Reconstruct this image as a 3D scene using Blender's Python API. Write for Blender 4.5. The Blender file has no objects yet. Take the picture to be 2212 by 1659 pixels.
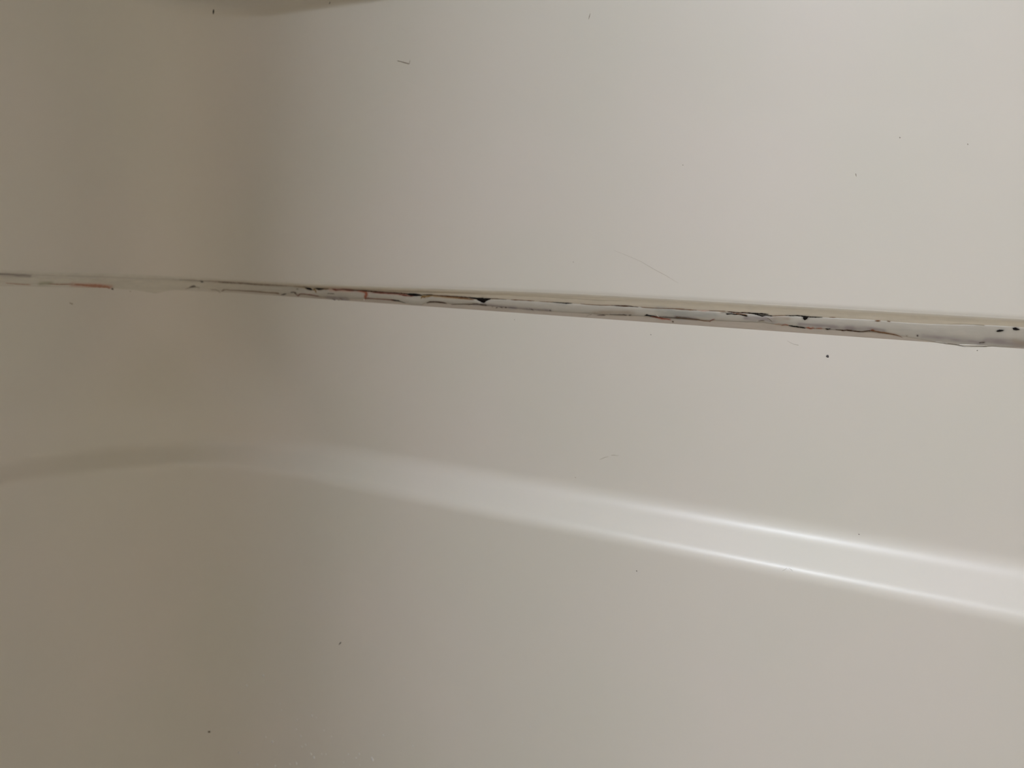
import bpy, math
import numpy as np
from mathutils import Matrix, Vector

# ---------------------------------------------------------------- camera, world, light, exposure
SC = bpy.context.scene
COL = SC.collection
SEAM = 1.05                                  # height of the sealant joint above the bathroom floor
cam_data = bpy.data.cameras.new('camera')
cam = bpy.data.objects.new('camera', cam_data)
COL.objects.link(cam)
SC.camera = cam
cam_data.sensor_width = 36.0
cam_data.lens = 1700 / 2212 * 36.0
cam_data.clip_start = 0.01
cam_data.dof.use_dof = True
cam_data.dof.focus_distance = 0.46
cam_data.dof.aperture_fstop = 8.0
cam.matrix_world = Matrix((
    (0.893524, -0.103208, 0.436994, 0.56706),
    (0.446147, 0.094234, -0.889985, -0.49491),
    (0.050674, 0.990186, 0.130246, 0.01336 + SEAM),
    (0, 0, 0, 1)))

world = bpy.data.worlds.new('world')
SC.world = world
world.use_nodes = True
world.node_tree.nodes['Background'].inputs[0].default_value = (0.9, 0.92, 1.0, 1)
world.node_tree.nodes['Background'].inputs[1].default_value = 0.0

LAMPS = [   # (x, y, z, length, width, strength) of the ceiling lamps over the bathroom
    (0.33, -1.30, 2.40, 0.26, 0.26, 148.0),
]
GLOW = (0.91, 0.99, 1.12)
SC.view_settings.view_transform = 'Standard'
SC.view_settings.look = 'None'
SC.view_settings.gamma = 1.0
SC.view_settings.use_curve_mapping = False
SC.view_settings.exposure = 0.0
LIGHT_BLOCK_W = 0.304      # width of an unseen wall added to shade the corner

# ---- shared surface definition: the shower walls swept round an inner corner ----
LEN_L, LEN_B = 0.76, 1.52          # depth of the alcove, length of the back wall
Z_SEAM_BOT = -0.0088

def smooth(a, b, x):
    t = np.clip((np.asarray(x, float) - a) / (b - a), 0, 1)
    return t * t * (3 - 2 * t)

def corner_r(z):
    z = np.asarray(z, float)
    return 0.085 + 0.075 * smooth(-0.03, -0.13, z) + 0.022 * smooth(0.02, 0.24, z)

def sweep(u, z, o):
    """u 0..1 left wall, 1..2 rounded corner, 2..3 back wall; o = distance off the wall plane"""
    u = np.asarray(u, float); z = np.asarray(z, float); o = np.asarray(o, float)
    u, z, o = np.broadcast_arrays(u, z, o)
    R = corner_r(z)
    th = np.clip(u - 1, 0, 1) * (np.pi / 2)
    x = R - R * np.cos(th) + np.clip(u - 2, 0, 1) * (LEN_B - R)
    y = -R + R * np.sin(th) - np.clip(1 - u, 0, 1) * (LEN_L - R)
    return np.stack([x + np.cos(th) * o, y - np.sin(th) * o, z], -1)

# profiles as (offset, z) polylines
def fillet(pts, n=8):
    """pts: (o, z, r); returns a polyline with round corners of radius r"""
    out = []
    for i, (o, z, r) in enumerate(pts):
        p = np.array([o, z])
        if i in (0, len(pts) - 1) or r == 0:
            out.append(p); continue
        a = np.array(pts[i - 1][:2]) - p; b = np.array(pts[i + 1][:2]) - p
        la, lb = np.linalg.norm(a), np.linalg.norm(b)
        a /= la; b /= lb
        half = np.arccos(np.clip(a @ b, -1, 1)) / 2
        t = min(r / np.tan(half), la * .49, lb * .49)
        for k in range(n + 1):
            s = k / n
            out.append((1 - s) ** 2 * (p + a * t) + 2 * s * (1 - s) * p + s * s * (p + b * t))
    return np.array(out)

UPPER = fillet([(0.026, 0.300, 0), (0.026, 0.2250, .008), (0.0065, 0.2138, .012), (0.0055, 0.12, .1),
                (0.0055, 0.0078, .018), (0.0040, 0.0046, 0)])
LOWER = fillet([(0.0, -0.0060, 0), (0.0, -0.1285, .018), (0.0210, -0.1478, .013), (0.0230, -0.40, 0.1), (0.0230, -0.80, 0)], 12)
LOWER_L = fillet([(0.0, -0.0060, 0), (0.0, -0.1352, .012), (0.0102, -0.1486, .012), (0.0120, -0.40, 0.1), (0.0120, -0.80, 0)], 12)

def prof_o(P, z):
    z = np.asarray(z, float)
    return np.interp(-z, -P[:, 1], P[:, 0])

def lower_o(u, z):
    """the ledge is deep along the back wall and dies down round the corner on to the left wall"""
    k = smooth(0.9, 2.1, u)
    return prof_o(LOWER, z) * k + prof_o(LOWER_L, z) * (1 - k)

def edge_drop(u):
    """the lower edge of the upper panel hangs lower in the corner and on the left wall"""
    return 0.0045 * (1 - smooth(2.02, 2.22, u))

def film_o(z):
    t = np.clip((0.0046 - np.asarray(z, float)) / 0.0134, 0, 1.08)
    return 0.0040 - 0.0040 * t

def bead_h(z, zt, zb):
    m = (np.asarray(z, float) - zb) / np.maximum(zt - zb, 1e-5)
    m = np.clip(m, 0, 1)
    return 0.0007 * np.power(np.clip(4 * m * (1 - m), 0, 1), 0.6)

def s_of_u(u):       # a length along the seam, used to lay out the tables
    R = 0.085
    u = np.asarray(u, float)
    return np.where(u < 1, (u - 1) * (LEN_L - R), np.where(u < 2, (u - 1) * np.pi / 2 * R, np.pi / 2 * R + (u - 2) * (LEN_B - R)))

def u_of_s(s):
    R = 0.085; A = np.pi / 2 * R
    s = np.asarray(s, float)
    return np.where(s < 0, 1 + s / (LEN_L - R), np.where(s < A, 1 + s / A, 2 + (s - A) / (LEN_B - R)))

def edge_tables():
    return np.array(BEAD_TOP), np.array(BEAD_BOT)

def film_surface(u, z):
    """the film's face: thinly smeared over the panel's rolled edge at its top"""
    d = edge_drop(u)
    zz = np.asarray(z, float) + d
    over = prof_o(UPPER, np.maximum(zz, 0.0046)) + 0.00008 - 0.0005 * smooth(0.0070, 0.0080, zz)
    w = smooth(0.0036, 0.0050, zz)
    return film_o(z) * (1 - w) + over * w

def joint_o(s, z):
    """offset of the sealant joint's face at length s, height z"""
    T, B = edge_tables()
    zt = np.interp(s, T[:, 0], T[:, 1]); zb = np.interp(s, B[:, 0], B[:, 1])
    inside = (z < zt) & (z > zb)
    return np.maximum(film_o(z), 0.0) + np.where(inside, bead_h(z, zt, zb), 0)

def surf(kind, s, z):
    u = u_of_s(s)
    if kind == 'joint':
        o = joint_o(np.asarray(s, float), np.asarray(z, float))
    elif kind == 'upper':
        o = prof_o(UPPER, z)
    else:
        o = lower_o(u, z)
    return sweep(u, z, o)
# ---- end shared ----
BEAD_TOP = [[-0.7, 0.00159], [-0.1053, 0.00159], [-0.0749, -0.00021], [-0.0411, -0.00177], [-0.0037, -0.00188], [0.0346, -0.00144], [0.076, -9e-05], [0.0832, -0.00029], [0.1088, -0.00055], [0.1417, -0.00042], [0.1673, -0.00016], [0.1805, -0.00034], [0.1853, -0.00243], [0.1913, -0.00295], [0.1962, -0.0027], [0.2019, -0.00222], [0.2102, -0.00037], [0.2235, -0.00051], [0.2278, -0.00018], [0.2303, -0.00077], [0.2444, -0.00055], [0.2592, -0.00081], [0.2752, -0.00092], [0.2836, -0.00177], [0.2934, -0.00153], [0.296, -0.00285], [0.304, -0.00055], [0.3135, -0.00027], [0.3302, -0.00096], [0.3425, -0.00169], [0.3475, -0.00338], [0.3516, -0.0009], [0.3624, -1e-05], [0.3736, 1e-05], [0.3807, 5e-05], [0.3987, 0.0001], [0.4218, 6e-05], [0.4442, 0.00054], [0.4657, 0.0006], [0.4915, 0.00116], [0.4963, 0.00074], [0.514, 0.00087], [0.5303, 0.00068], [0.5433, -5e-05], [0.5533, 0.00089], [0.5622, 0.001], [0.5753, 0.00136], [0.5881, 0.00153], [0.5987, 0.00179], [0.6151, 0.00133], [0.6329, 0.00154], [0.6499, 0.00257], [0.6718, 0.00293], [0.6927, 0.00319], [1.6, 0.00319]]
BEAD_BOT = [[-0.7, -0.00461], [-0.1046, -0.00461], [-0.074, -0.00634], [-0.0403, -0.00695], [0.0074, -0.00858], [0.0306, -0.01018], [0.0467, -0.01225], [0.0565, -0.00976], [0.0757, -0.00647], [0.0808, -0.00572], [0.0951, -0.00802], [0.1229, -0.0069], [0.1529, -0.00665], [0.1739, -0.00715], [0.2063, -0.00728], [0.226, -0.00682], [0.2263, -0.00731], [0.2433, -0.00624], [0.2671, -0.00564], [0.277, -0.00686], [0.2853, -0.00846], [0.2952, -0.00817], [0.2997, -0.00614], [0.304, -0.0052], [0.3162, -0.00548], [0.3215, -0.00603], [0.3389, -0.00444], [0.3479, -0.00504], [0.3618, -0.00577], [0.373, -0.00604], [0.3801, -0.00613], [0.3982, -0.00637], [0.4215, -0.00623], [0.4412, -0.00602], [0.4549, -0.00554], [0.4761, -0.00537], [0.4913, -0.00509], [0.4915, -0.00525], [0.5088, -0.00515], [0.5257, -0.00472], [0.5398, -0.00447], [0.5536, -0.00494], [0.5648, -0.0057], [0.5801, -0.00561], [0.5887, -0.00535], [0.5952, -0.00559], [0.6077, -0.00579], [0.616, -0.00676], [0.6281, -0.00829], [0.638, -0.00927], [0.6458, -0.00987], [0.657, -0.00911], [0.6734, -0.00809], [0.6945, -0.00799], [1.6, -0.00799]]
# (part, colour, [(length along the seam, height, width)...]) in metres
JOINT_MARKS = [
    ("mould_line", "grey", [[-0.07492, -4e-05, 0.00033], [-0.07008, -0.00031, 0.00066], [-0.06186, -0.00065, 0.00033], [-0.05341, -0.00099, 0.00025]]),
    ("rust_line", "rustpale", [[-0.06999, -0.00642, 0.00025], [-0.06255, -0.00694, 0.00058], [-0.05497, -0.00722, 0.00067], [-0.05241, -0.00726, 0.00025]]),
    ("rust_line", "rustpale", [[-0.03883, -0.00647, 0.00026], [-0.02978, -0.00665, 0.0007], [-0.02066, -0.0063, 0.00044]]),
    ("rust_stain", "rustsoft", [[-0.01879, -0.00626, 0.00053], [-0.00702, -0.00705, 0.00181], [0.002, -0.00736, 0.00239], [0.00805, -0.0079, 0.00204], [0.01176, -0.00924, 0.00075]]),
    ("mould_spot", "dkgrey", [[0.01204, -0.00942, 0.00056], [0.01318, -0.00958, 0.00149], [0.01411, -0.00993, 0.00056]]),
    ("mould_spot", "grey", [[0.02654, -0.01095, 0.00047], [0.02772, -0.01121, 0.00067]]),
    ("crack_line", "dkbrown", [[0.06522, -3e-05, 0.0002], [0.07155, 1e-05, 0.0006], [0.07603, -4e-05, 0.0008], [0.07861, -0.00012, 0.00033], [0.08253, -0.00032, 0.00027]]),
    ("mould_spot", "black", [[0.08174, -3e-05, 0.00033], [0.08288, -0.0005, 0.00133], [0.08401, -0.00111, 0.0004]]),
    ("crack_line", "brown", [[0.08416, -0.00018, 0.0002], [0.0912, 4e-05, 0.0004], [0.09874, -0.00025, 0.001], [0.1088, -0.00029, 0.00086], [0.12033, -0.00032, 0.00099], [0.13298, -0.00045, 0.00086], [0.14605, -0.00035, 0.00072], [0.15887, -0.00025, 0.00052], [0.16737, -0.00022, 0.00026]]),
    ("crack_line", "dkbrown", [[0.0977, -0.00017, 0.0004], [0.10154, -0.00038, 0.00067], [0.1133, -0.00033, 0.00046], [0.12438, -0.00046, 0.0004], [0.13659, -0.00054, 0.00026]]),
    ("mould_spot", "dkgrey", [[0.07263, -0.0059, 0.00027], [0.0749, -0.00513, 0.00093], [0.07664, -0.00478, 0.00133], [0.07762, -0.00527, 0.0004]]),
    ("mould_spot", "grey", [[0.06941, -0.00739, 0.00027], [0.07323, -0.00627, 0.0004], [0.07837, -0.00536, 0.0004], [0.08054, -0.0062, 0.00053]]),
    ("mould_spot", "grey", [[0.08986, -0.00707, 0.0002], [0.09397, -0.007, 0.00053], [0.0964, -0.00808, 0.00047], [0.09665, -0.0094, 0.00054], [0.09835, -0.00918, 0.0002]]),
    ("rust_line", "brown", [[0.09877, -0.00816, 0.0002], [0.10089, -0.00671, 0.0006], [0.10381, -0.00623, 0.00033], [0.10648, -0.00689, 0.00027], [0.11245, -0.00645, 0.00027], [0.11921, -0.00663, 0.00033], [0.12818, -0.00643, 0.00046], [0.13678, -0.00652, 0.00059], [0.14518, -0.00673, 0.00033], [0.15306, -0.00658, 0.00052], [0.15648, -0.00679, 0.00091]]),
    ("mould_spot", "dkgrey", [[0.15902, -0.00781, 0.00026], [0.16169, -0.00728, 0.00071], [0.16462, -0.00662, 0.00032]]),
    ("mould_spot", "dkgrey", [[0.16987, -0.00532, 0.00032], [0.1734, -0.00476, 0.0009], [0.17522, -0.00549, 0.00154], [0.1745, -0.00623, 0.00038]]),
    ("rust_line", "darkred", [[0.17462, -0.00597, 0.00026], [0.17663, -0.00777, 0.00064], [0.17958, -0.00596, 0.00045], [0.18463, -0.00582, 0.00051], [0.19107, -0.00611, 0.00057], [0.19567, -0.00661, 0.00051], [0.19876, -0.00682, 0.00025]]),
    ("mould_spot", "dkgrey", [[0.17686, -0.00243, 0.00019], [0.17797, -0.00212, 0.00057], [0.17895, -0.00219, 0.00019]]),
    ("amber_stain", "amber", [[0.17476, -0.00024, 0.00019], [0.18133, -0.0003, 0.00051], [0.18623, -0.00031, 0.00101]]),
    ("gap_shade", "black", [[0.18527, -0.00024, 0.00038], [0.18773, -0.00087, 0.0019], [0.19083, -0.00147, 0.00164], [0.19281, -0.00199, 0.00025]]),
    ("gap_shade", "black", [[0.19601, -0.00071, 0.00038], [0.19899, -0.001, 0.00164], [0.20222, -0.00084, 0.00125], [0.20506, -0.00057, 0.00038]]),
    ("amber_stain", "amber", [[0.19343, -0.00246, 0.00025], [0.19494, -0.00114, 0.00114], [0.19591, -0.00284, 0.00139], [0.19658, -0.00406, 0.0005]]),
    ("amber_stain", "brown", [[0.20232, -0.0004, 0.0005], [0.20623, -0.00063, 0.00125], [0.20987, -0.00027, 0.0005]]),
    ("mould_line", "dkgrey", [[0.20803, -0.00408, 0.00025], [0.21159, -0.00402, 0.00056], [0.21474, -0.00398, 0.00025]]),
    ("mould_spot", "dkgrey", [[0.21167, -0.00824, 0.0005], [0.21329, -0.00877, 0.001], [0.21431, -0.00902, 0.00038]]),
    ("mould_spot", "dkgrey", [[0.21705, -0.00887, 0.00025], [0.21823, -0.00899, 0.00062]]),
    ("mould_spot", "dkgrey", [[0.21898, -0.00709, 0.00031], [0.22072, -0.00804, 0.00075], [0.22181, -0.00841, 0.00037]]),
    ("mould_spot", "grey", [[0.22289, -0.00699, 0.00037], [0.22516, -0.00724, 0.00087], [0.22745, -0.00736, 0.00031]]),
    ("mould_line", "grey", [[0.19793, -0.00687, 0.00019], [0.20355, -0.00681, 0.00031], [0.20781, -0.00783, 0.00025], [0.2129, -0.00693, 0.00031]]),
    ("rust_stain", "darkred", [[0.21338, -0.0004, 0.0005], [0.21666, -0.00104, 0.00149], [0.21973, -0.0007, 0.00087], [0.22432, -0.00016, 0.00074], [0.22965, -0.00038, 0.00098], [0.23346, -0.00043, 0.00086]]),
    ("crack_line", "dkbrown", [[0.22319, -0.00023, 0.00049], [0.23085, -0.00033, 0.00086], [0.23847, -0.00025, 0.00055], [0.24601, -0.00017, 0.00097], [0.25193, -0.00034, 0.00085], [0.26079, -0.00025, 0.0006], [0.27096, -0.00025, 0.00072], [0.27812, -0.00029, 0.00083], [0.28378, -0.00046, 0.00071]]),
    ("rust_stain", "rust", [[0.23688, -0.00063, 0.00037], [0.24151, -0.0007, 0.00098], [0.24537, -0.00141, 0.00243], [0.246, -0.00289, 0.00268], [0.24515, -0.00414, 0.00244], [0.24384, -0.00543, 0.00147], [0.24503, -0.00603, 0.00049]]),
    ("rust_stain", "darkred", [[0.25203, -0.00106, 0.00048], [0.25936, -0.00104, 0.00084], [0.26804, -0.00094, 0.00072], [0.27524, -0.00104, 0.0006], [0.28086, -0.00162, 0.0013], [0.2865, -0.0019, 0.00071], [0.28931, -0.00175, 0.00018]]),
    ("gap_shade", "black", [[0.28292, -0.00051, 0.00047], [0.28585, -0.00077, 0.00154], [0.29078, -0.00068, 0.00153], [0.29427, -0.00073, 0.00094], [0.29702, -0.00093, 0.00023]]),
    ("crack_line", "black", [[0.2964, -0.00038, 0.00023], [0.30058, -0.00021, 0.00058], [0.30473, -5e-05, 0.00058], [0.3061, -4e-05, 0.00017]]),
    ("amber_stain", "amber", [[0.29522, -0.00348, 0.00023], [0.29581, -0.00198, 0.00141], [0.29901, -0.00152, 0.00199], [0.30183, -0.00108, 0.0014], [0.30542, -0.00059, 0.00058], [0.31022, -0.00045, 0.00046]]),
    ("amber_stain", "brown", [[0.30535, -0.00048, 0.00035], [0.31369, -0.00061, 0.00081], [0.32033, -0.00071, 0.00103], [0.32887, -0.00092, 0.00114], [0.33545, -0.00135, 0.0008], [0.34002, -0.00166, 0.00045]]),
    ("crack_line", "dkbrown", [[0.30606, -0.00033, 0.00029], [0.31695, -9e-05, 0.00046], [0.32497, -0.00011, 0.00046], [0.33418, -0.00029, 0.0008], [0.33938, -0.00045, 0.00091]]),
    ("gap_shade", "black", [[0.33614, -0.00029, 0.00045], [0.34196, -0.00059, 0.00102], [0.34513, -0.00115, 0.00203], [0.34703, -0.00143, 0.00293], [0.34796, -0.00166, 0.00315], [0.34965, -0.00089, 0.00169], [0.35291, -0.00026, 0.00078], [0.35388, -0.0001, 0.00022]]),
    ("gap_shade", "black", [[0.34767, -0.0014, 0.00169], [0.34793, -0.0025, 0.00101], [0.34841, -0.00332, 0.00028]]),
    ("crack_line", "dkbrown", [[0.35325, -2e-05, 0.00028], [0.35738, 0.0001, 0.00045], [0.36178, 6e-05, 0.00022], [0.36616, 3e-05, 0.00017]]),
    ("rust_line", "darkred", [[0.24334, -0.00624, 0.00024], [0.24671, -0.00569, 0.00055], [0.25261, -0.00573, 0.00036], [0.25989, -0.00574, 0.00036], [0.26711, -0.00576, 0.0006], [0.27005, -0.00595, 0.00078], [0.27229, -0.00606, 0.00048]]),
    ("mould_line", "black", [[0.26788, -0.00571, 0.0003], [0.27082, -0.00597, 0.00066], [0.27457, -0.00599, 0.0006], [0.27725, -0.00661, 0.00036], [0.28066, -0.00737, 0.00018]]),
    ("silver_ridge", "pale", [[0.2424, -0.00642, 0.00061], [0.24244, -0.00775, 0.00061]]),
    ("mould_line", "dkbrown", [[0.2997, -0.00614, 0.00029], [0.30275, -0.00527, 0.0007], [0.30833, -0.00495, 0.00064], [0.31368, -0.00522, 0.0007], [0.31688, -0.00555, 0.00029]]),
    ("mould_line", "dkbrown", [[0.32085, -0.00607, 0.00017], [0.32626, -0.00564, 0.00017], [0.33159, -0.00532, 0.00023], [0.33554, -0.00532, 0.0004], [0.33954, -0.00468, 0.00028], [0.34306, -0.00436, 0.00028]]),
    ("mould_spot", "dkgrey", [[0.34225, -0.00458, 0.00023], [0.34554, -0.00473, 0.00079], [0.34882, -0.00476, 0.00101], [0.35035, -0.00489, 0.00034]]),
    ("mould_spot", "dkgrey", [[0.35391, -0.00581, 0.00022], [0.35486, -0.00586, 0.00039]]),
    ("mould_spot", "dkgrey", [[0.35702, -0.00652, 0.00022], [0.35801, -0.00612, 0.00056], [0.35868, -0.0058, 0.00022]]),
    ("mould_spot", "dkgrey", [[0.36058, -0.00574, 0.00022], [0.36214, -0.00587, 0.00045], [0.36276, -0.00594, 0.00017]]),
    ("mould_spot", "dkgrey", [[0.36468, -0.00582, 0.00045], [0.36551, -0.00555, 0.00067], [0.36558, -0.00599, 0.00033]]),
    ("crack_line", "brown", [[0.36988, 2e-05, 0.00017], [0.37298, 8e-05, 0.00039], [0.3739, 0.00014, 0.00017]]),
    ("crack_line", "brown", [[0.37209, 0.00016, 0.00017], [0.37363, 0.00014, 0.00039], [0.38067, 0.00016, 0.00022], [0.38431, 0.0002, 0.00044], [0.38764, 0.00028, 0.00022]]),
    ("crack_line", "brown", [[0.39153, 0.00023, 0.00011], [0.3957, 0.00014, 0.00016], [0.40161, 0.00021, 0.00022]]),
    ("mould_line", "black", [[0.40161, 0.00021, 0.00016], [0.40571, 0.00013, 0.00043], [0.40805, 0.00016, 0.00038], [0.4104, 3e-05, 0.0007], [0.41268, 0.00016, 0.00053], [0.41557, 0.00022, 0.00021]]),
    ("crack_line", "brown", [[0.42186, 0.00027, 0.00016], [0.42528, 0.0001, 0.00026], [0.42981, 0.00016, 0.00016], [0.43597, 0.00021, 0.00016], [0.44365, 0.00056, 0.00016]]),
    ("mould_line", "dkbrown", [[0.44367, 0.00051, 0.00021], [0.44856, 0.00059, 0.00052], [0.45182, 0.00063, 0.00077], [0.45506, 0.00078, 0.00062], [0.45827, 0.00061, 0.00026], [0.46149, 0.00055, 0.00015]]),
    ("crack_line", "brown", [[0.4636, 0.00057, 0.0002], [0.46892, 0.00049, 0.0002], [0.47624, 0.00053, 0.00015], [0.48392, 0.0009, 0.0003], [0.49155, 0.00097, 0.00025]]),
    ("mould_spot", "grey", [[0.37813, -0.00587, 0.00028], [0.38022, -0.00601, 0.00039]]),
    ("mould_spot", "grey", [[0.38277, -0.00514, 0.00027], [0.383, -0.00551, 0.00038]]),
    ("mould_spot", "dkgrey", [[0.38467, -0.00541, 0.00022], [0.38548, -0.0058, 0.00066], [0.38637, -0.00618, 0.00033]]),
    ("mould_spot", "grey", [[0.39187, -0.00562, 0.00027], [0.39367, -0.00562, 0.0006], [0.39518, -0.00552, 0.00022]]),
    ("mould_spot", "dkgrey", [[0.39876, -0.00552, 0.00027], [0.3994, -0.00553, 0.0006], [0.39988, -0.0055, 0.00022]]),
    ("mould_spot", "grey", [[0.42512, -0.00851, 0.00016], [0.42631, -0.00742, 0.00027], [0.42749, -0.00649, 0.00053], [0.42845, -0.00653, 0.00127], [0.42937, -0.00615, 0.00053]]),
    ("mould_spot", "dkgrey", [[0.43312, -0.00665, 0.00016], [0.43565, -0.00638, 0.00053], [0.43732, -0.00627, 0.00074], [0.43899, -0.00627, 0.00026]]),
    ("mould_spot", "grey", [[0.4364, -0.00527, 0.00016], [0.4397, -0.00548, 0.00052], [0.44108, -0.0055, 0.00021]]),
    ("mould_line", "dkgrey", [[0.44219, -0.00542, 0.00016], [0.44796, -0.00526, 0.00021], [0.44907, -0.00508, 0.00052], [0.45041, -0.0052, 0.00026], [0.45152, -0.00498, 0.00052], [0.45283, -0.00526, 0.00047], [0.45394, -0.00508, 0.00021]]),
    ("mould_spot", "dkgrey", [[0.45499, -0.00522, 0.00021], [0.45583, -0.00506, 0.00062], [0.45694, -0.00478, 0.00021]]),
    ("mould_line", "black", [[0.46575, -0.00472, 0.00026], [0.46763, -0.00429, 0.00077], [0.46944, -0.00468, 0.00061], [0.47153, -0.00475, 0.00071], [0.47361, -0.00492, 0.00061]]),
    ("rust_line", "darkred", [[0.46995, -0.00486, 0.00041], [0.47254, -0.0051, 0.00092], [0.4751, -0.00534, 0.00071], [0.47819, -0.00575, 0.00051], [0.48182, -0.00601, 0.0003], [0.48285, -0.00584, 0.00015]]),
    ("rust_stain", "rust", [[0.47403, -0.00567, 0.00031], [0.47715, -0.00612, 0.00081], [0.48078, -0.00608, 0.00061], [0.48284, -0.0066, 0.0002]]),
    ("silver_ridge", "pale", [[0.47371, -0.00348, 0.00025], [0.47445, -0.00425, 0.00041], [0.47541, -0.00511, 0.00025]]),
    ("mould_line", "dkgrey", [[0.47572, -0.00468, 0.0002], [0.47934, -0.00475, 0.00061], [0.48396, -0.00485, 0.00061], [0.48906, -0.00481, 0.0007], [0.49364, -0.0047, 0.0006]]),
    ("mould_spot", "dkbrown", [[0.48387, -0.00719, 0.0004], [0.48428, -0.00737, 0.00091], [0.48459, -0.00765, 0.0004]]),
    ("crack_line", "brown", [[0.48627, 0.00082, 0.0003], [0.49135, 0.00084, 0.00025], [0.49533, 0.00078, 0.0004], [0.4993, 0.00083, 0.00015]]),
    ("rust_line", "rustpale", [[0.50029, 0.00079, 0.0002], [0.50327, 0.00078, 0.00059], [0.5072, 0.00093, 0.0002]]),
    ("crack_line", "brown", [[0.5072, 0.00103, 0.00015], [0.51208, 0.00114, 0.0002], [0.51692, 0.00124, 0.00024]]),
    ("mould_line", "black", [[0.51753, -0.00013, 0.00019], [0.51851, -0.00031, 0.00058], [0.52087, 9e-05, 0.00044], [0.52281, -0.00027, 0.00049], [0.52516, 0.00012, 0.00044], [0.52708, -0.00024, 0.00048], [0.52948, -0.00066, 0.00058], [0.53042, -0.00075, 0.00019]]),
    ("mould_line", "dkbrown", [[0.51836, 0.00114, 0.00019], [0.52077, 0.001, 0.00058], [0.52363, 0.00099, 0.00039], [0.52648, 0.00093, 0.00048], [0.52836, 0.00119, 0.00039], [0.53119, 0.00108, 0.00039]]),
    ("amber_stain", "brown", [[0.5218, 0.00039, 0.00029], [0.52467, 0.00028, 0.00068], [0.528, 6e-05, 0.00077], [0.52991, -0.00015, 0.00029]]),
    ("mould_line", "black", [[0.52694, 0.00129, 0.00019], [0.53025, 0.00112, 0.00058], [0.534, 0.00102, 0.00072], [0.53772, 0.00112, 0.00067], [0.5405, 0.0011, 0.00067], [0.54258, 0.001, 0.00029]]),
    ("mould_line", "black", [[0.53449, 0.00048, 0.00019], [0.53729, 0.00032, 0.00057], [0.53874, -6e-05, 0.00077], [0.541, 0.00027, 0.00038], [0.54422, 0.0002, 0.00057], [0.54491, 0.00015, 0.00014]]),
    ("mould_line", "grey", [[0.51412, 0.00029, 0.0002], [0.51697, 0.00066, 0.00049], [0.51985, 0.00065, 0.00029]]),
    ("mould_line", "dkgrey", [[0.53707, -0.00334, 0.00014], [0.53846, -0.00291, 0.00034], [0.54031, -0.00273, 0.00019]]),
    ("mould_spot", "grey", [[0.54183, -0.00095, 0.00029], [0.54348, -0.00156, 0.00076], [0.54469, -0.00267, 0.00067], [0.54493, -0.00314, 0.00019]]),
    ("crack_line", "brown", [[0.54468, 0.00013, 0.00014], [0.54831, 0.00066, 0.00019], [0.55237, 0.00102, 0.00024]]),
    ("mould_line", "black", [[0.55237, 0.00102, 0.00019], [0.55552, 0.00104, 0.00042], [0.55908, 0.00136, 0.00042], [0.5622, 0.00119, 0.00061], [0.56574, 0.00114, 0.00056], [0.56925, 0.00119, 0.00033], [0.57272, 0.00133, 0.00014]]),
    ("mould_spot", "black", [[0.56225, 0.00082, 0.00065], [0.56282, 0.00039, 0.00168], [0.56353, 0.00044, 0.00215], [0.56427, 0.00058, 0.00177], [0.5649, 0.00081, 0.00056]]),
    ("rust_line", "brown", [[0.48632, -0.00451, 0.0005], [0.48935, -0.00471, 0.00035], [0.4924, -0.00476, 0.00045], [0.49641, -0.00499, 0.0003], [0.50041, -0.00497, 0.00045], [0.50385, -0.00549, 0.00035], [0.5078, -0.00547, 0.0004]]),
    ("mould_line", "dkgrey", [[0.48635, -0.0041, 0.0005], [0.4904, -0.00423, 0.0006], [0.49445, -0.00437, 0.0005], [0.49794, -0.00473, 0.0004], [0.50141, -0.0049, 0.0002]]),
    ("rust_line", "darkred", [[0.50756, -0.00578, 0.00025], [0.50833, -0.00493, 0.00035], [0.5096, -0.00434, 0.00039], [0.51073, -0.00402, 0.0002]]),
    ("rust_line", "rustpale", [[0.54629, -0.00474, 0.00014], [0.54861, -0.00418, 0.00029], [0.54998, -0.00437, 0.00014]]),
    ("rust_line", "rust", [[0.5502, -0.00518, 0.00019], [0.55134, -0.00462, 0.00033], [0.55248, -0.00429, 0.00033], [0.55407, -0.00466, 0.00033]]),
    ("mould_line", "black", [[0.55451, -0.00492, 0.00019], [0.55678, -0.00509, 0.00066], [0.55993, -0.00534, 0.00061], [0.56261, -0.00558, 0.00061], [0.56395, -0.00567, 0.00023]]),
    ("rust_stain", "rust", [[0.56441, -0.00534, 0.00028], [0.56552, -0.00536, 0.00084], [0.56707, -0.00587, 0.00056], [0.56794, -0.00518, 0.00056], [0.56883, -0.0055, 0.00019]]),
    ("rust_line", "rust", [[0.56992, -0.00532, 0.00014], [0.57146, -0.0053, 0.00037], [0.57285, -0.0052, 0.00037]]),
    ("mould_line", "black", [[0.57495, -0.00528, 0.00019], [0.57582, -0.00546, 0.00056], [0.5769, -0.00537, 0.00023], [0.57775, -0.00503, 0.00042]]),
    ("mould_line", "dkbrown", [[0.58057, -0.00529, 0.00014], [0.58315, -0.00548, 0.00037], [0.58487, -0.00563, 0.00064], [0.58655, -0.00522, 0.00046], [0.58918, -0.00517, 0.00027]]),
    ("crack_line", "brown", [[0.5766, 0.00158, 9e-05], [0.57875, 0.00163, 0.00028], [0.58003, 0.00163, 9e-05]]),
    ("mould_line", "dkbrown", [[0.58672, -0.00543, 0.00042], [0.59013, -0.0055, 0.00037], [0.59269, -0.00564, 0.00046], [0.59521, -0.00544, 0.00046], [0.59686, -0.00499, 0.00037], [0.59892, -0.00469, 0.00046]]),
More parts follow.
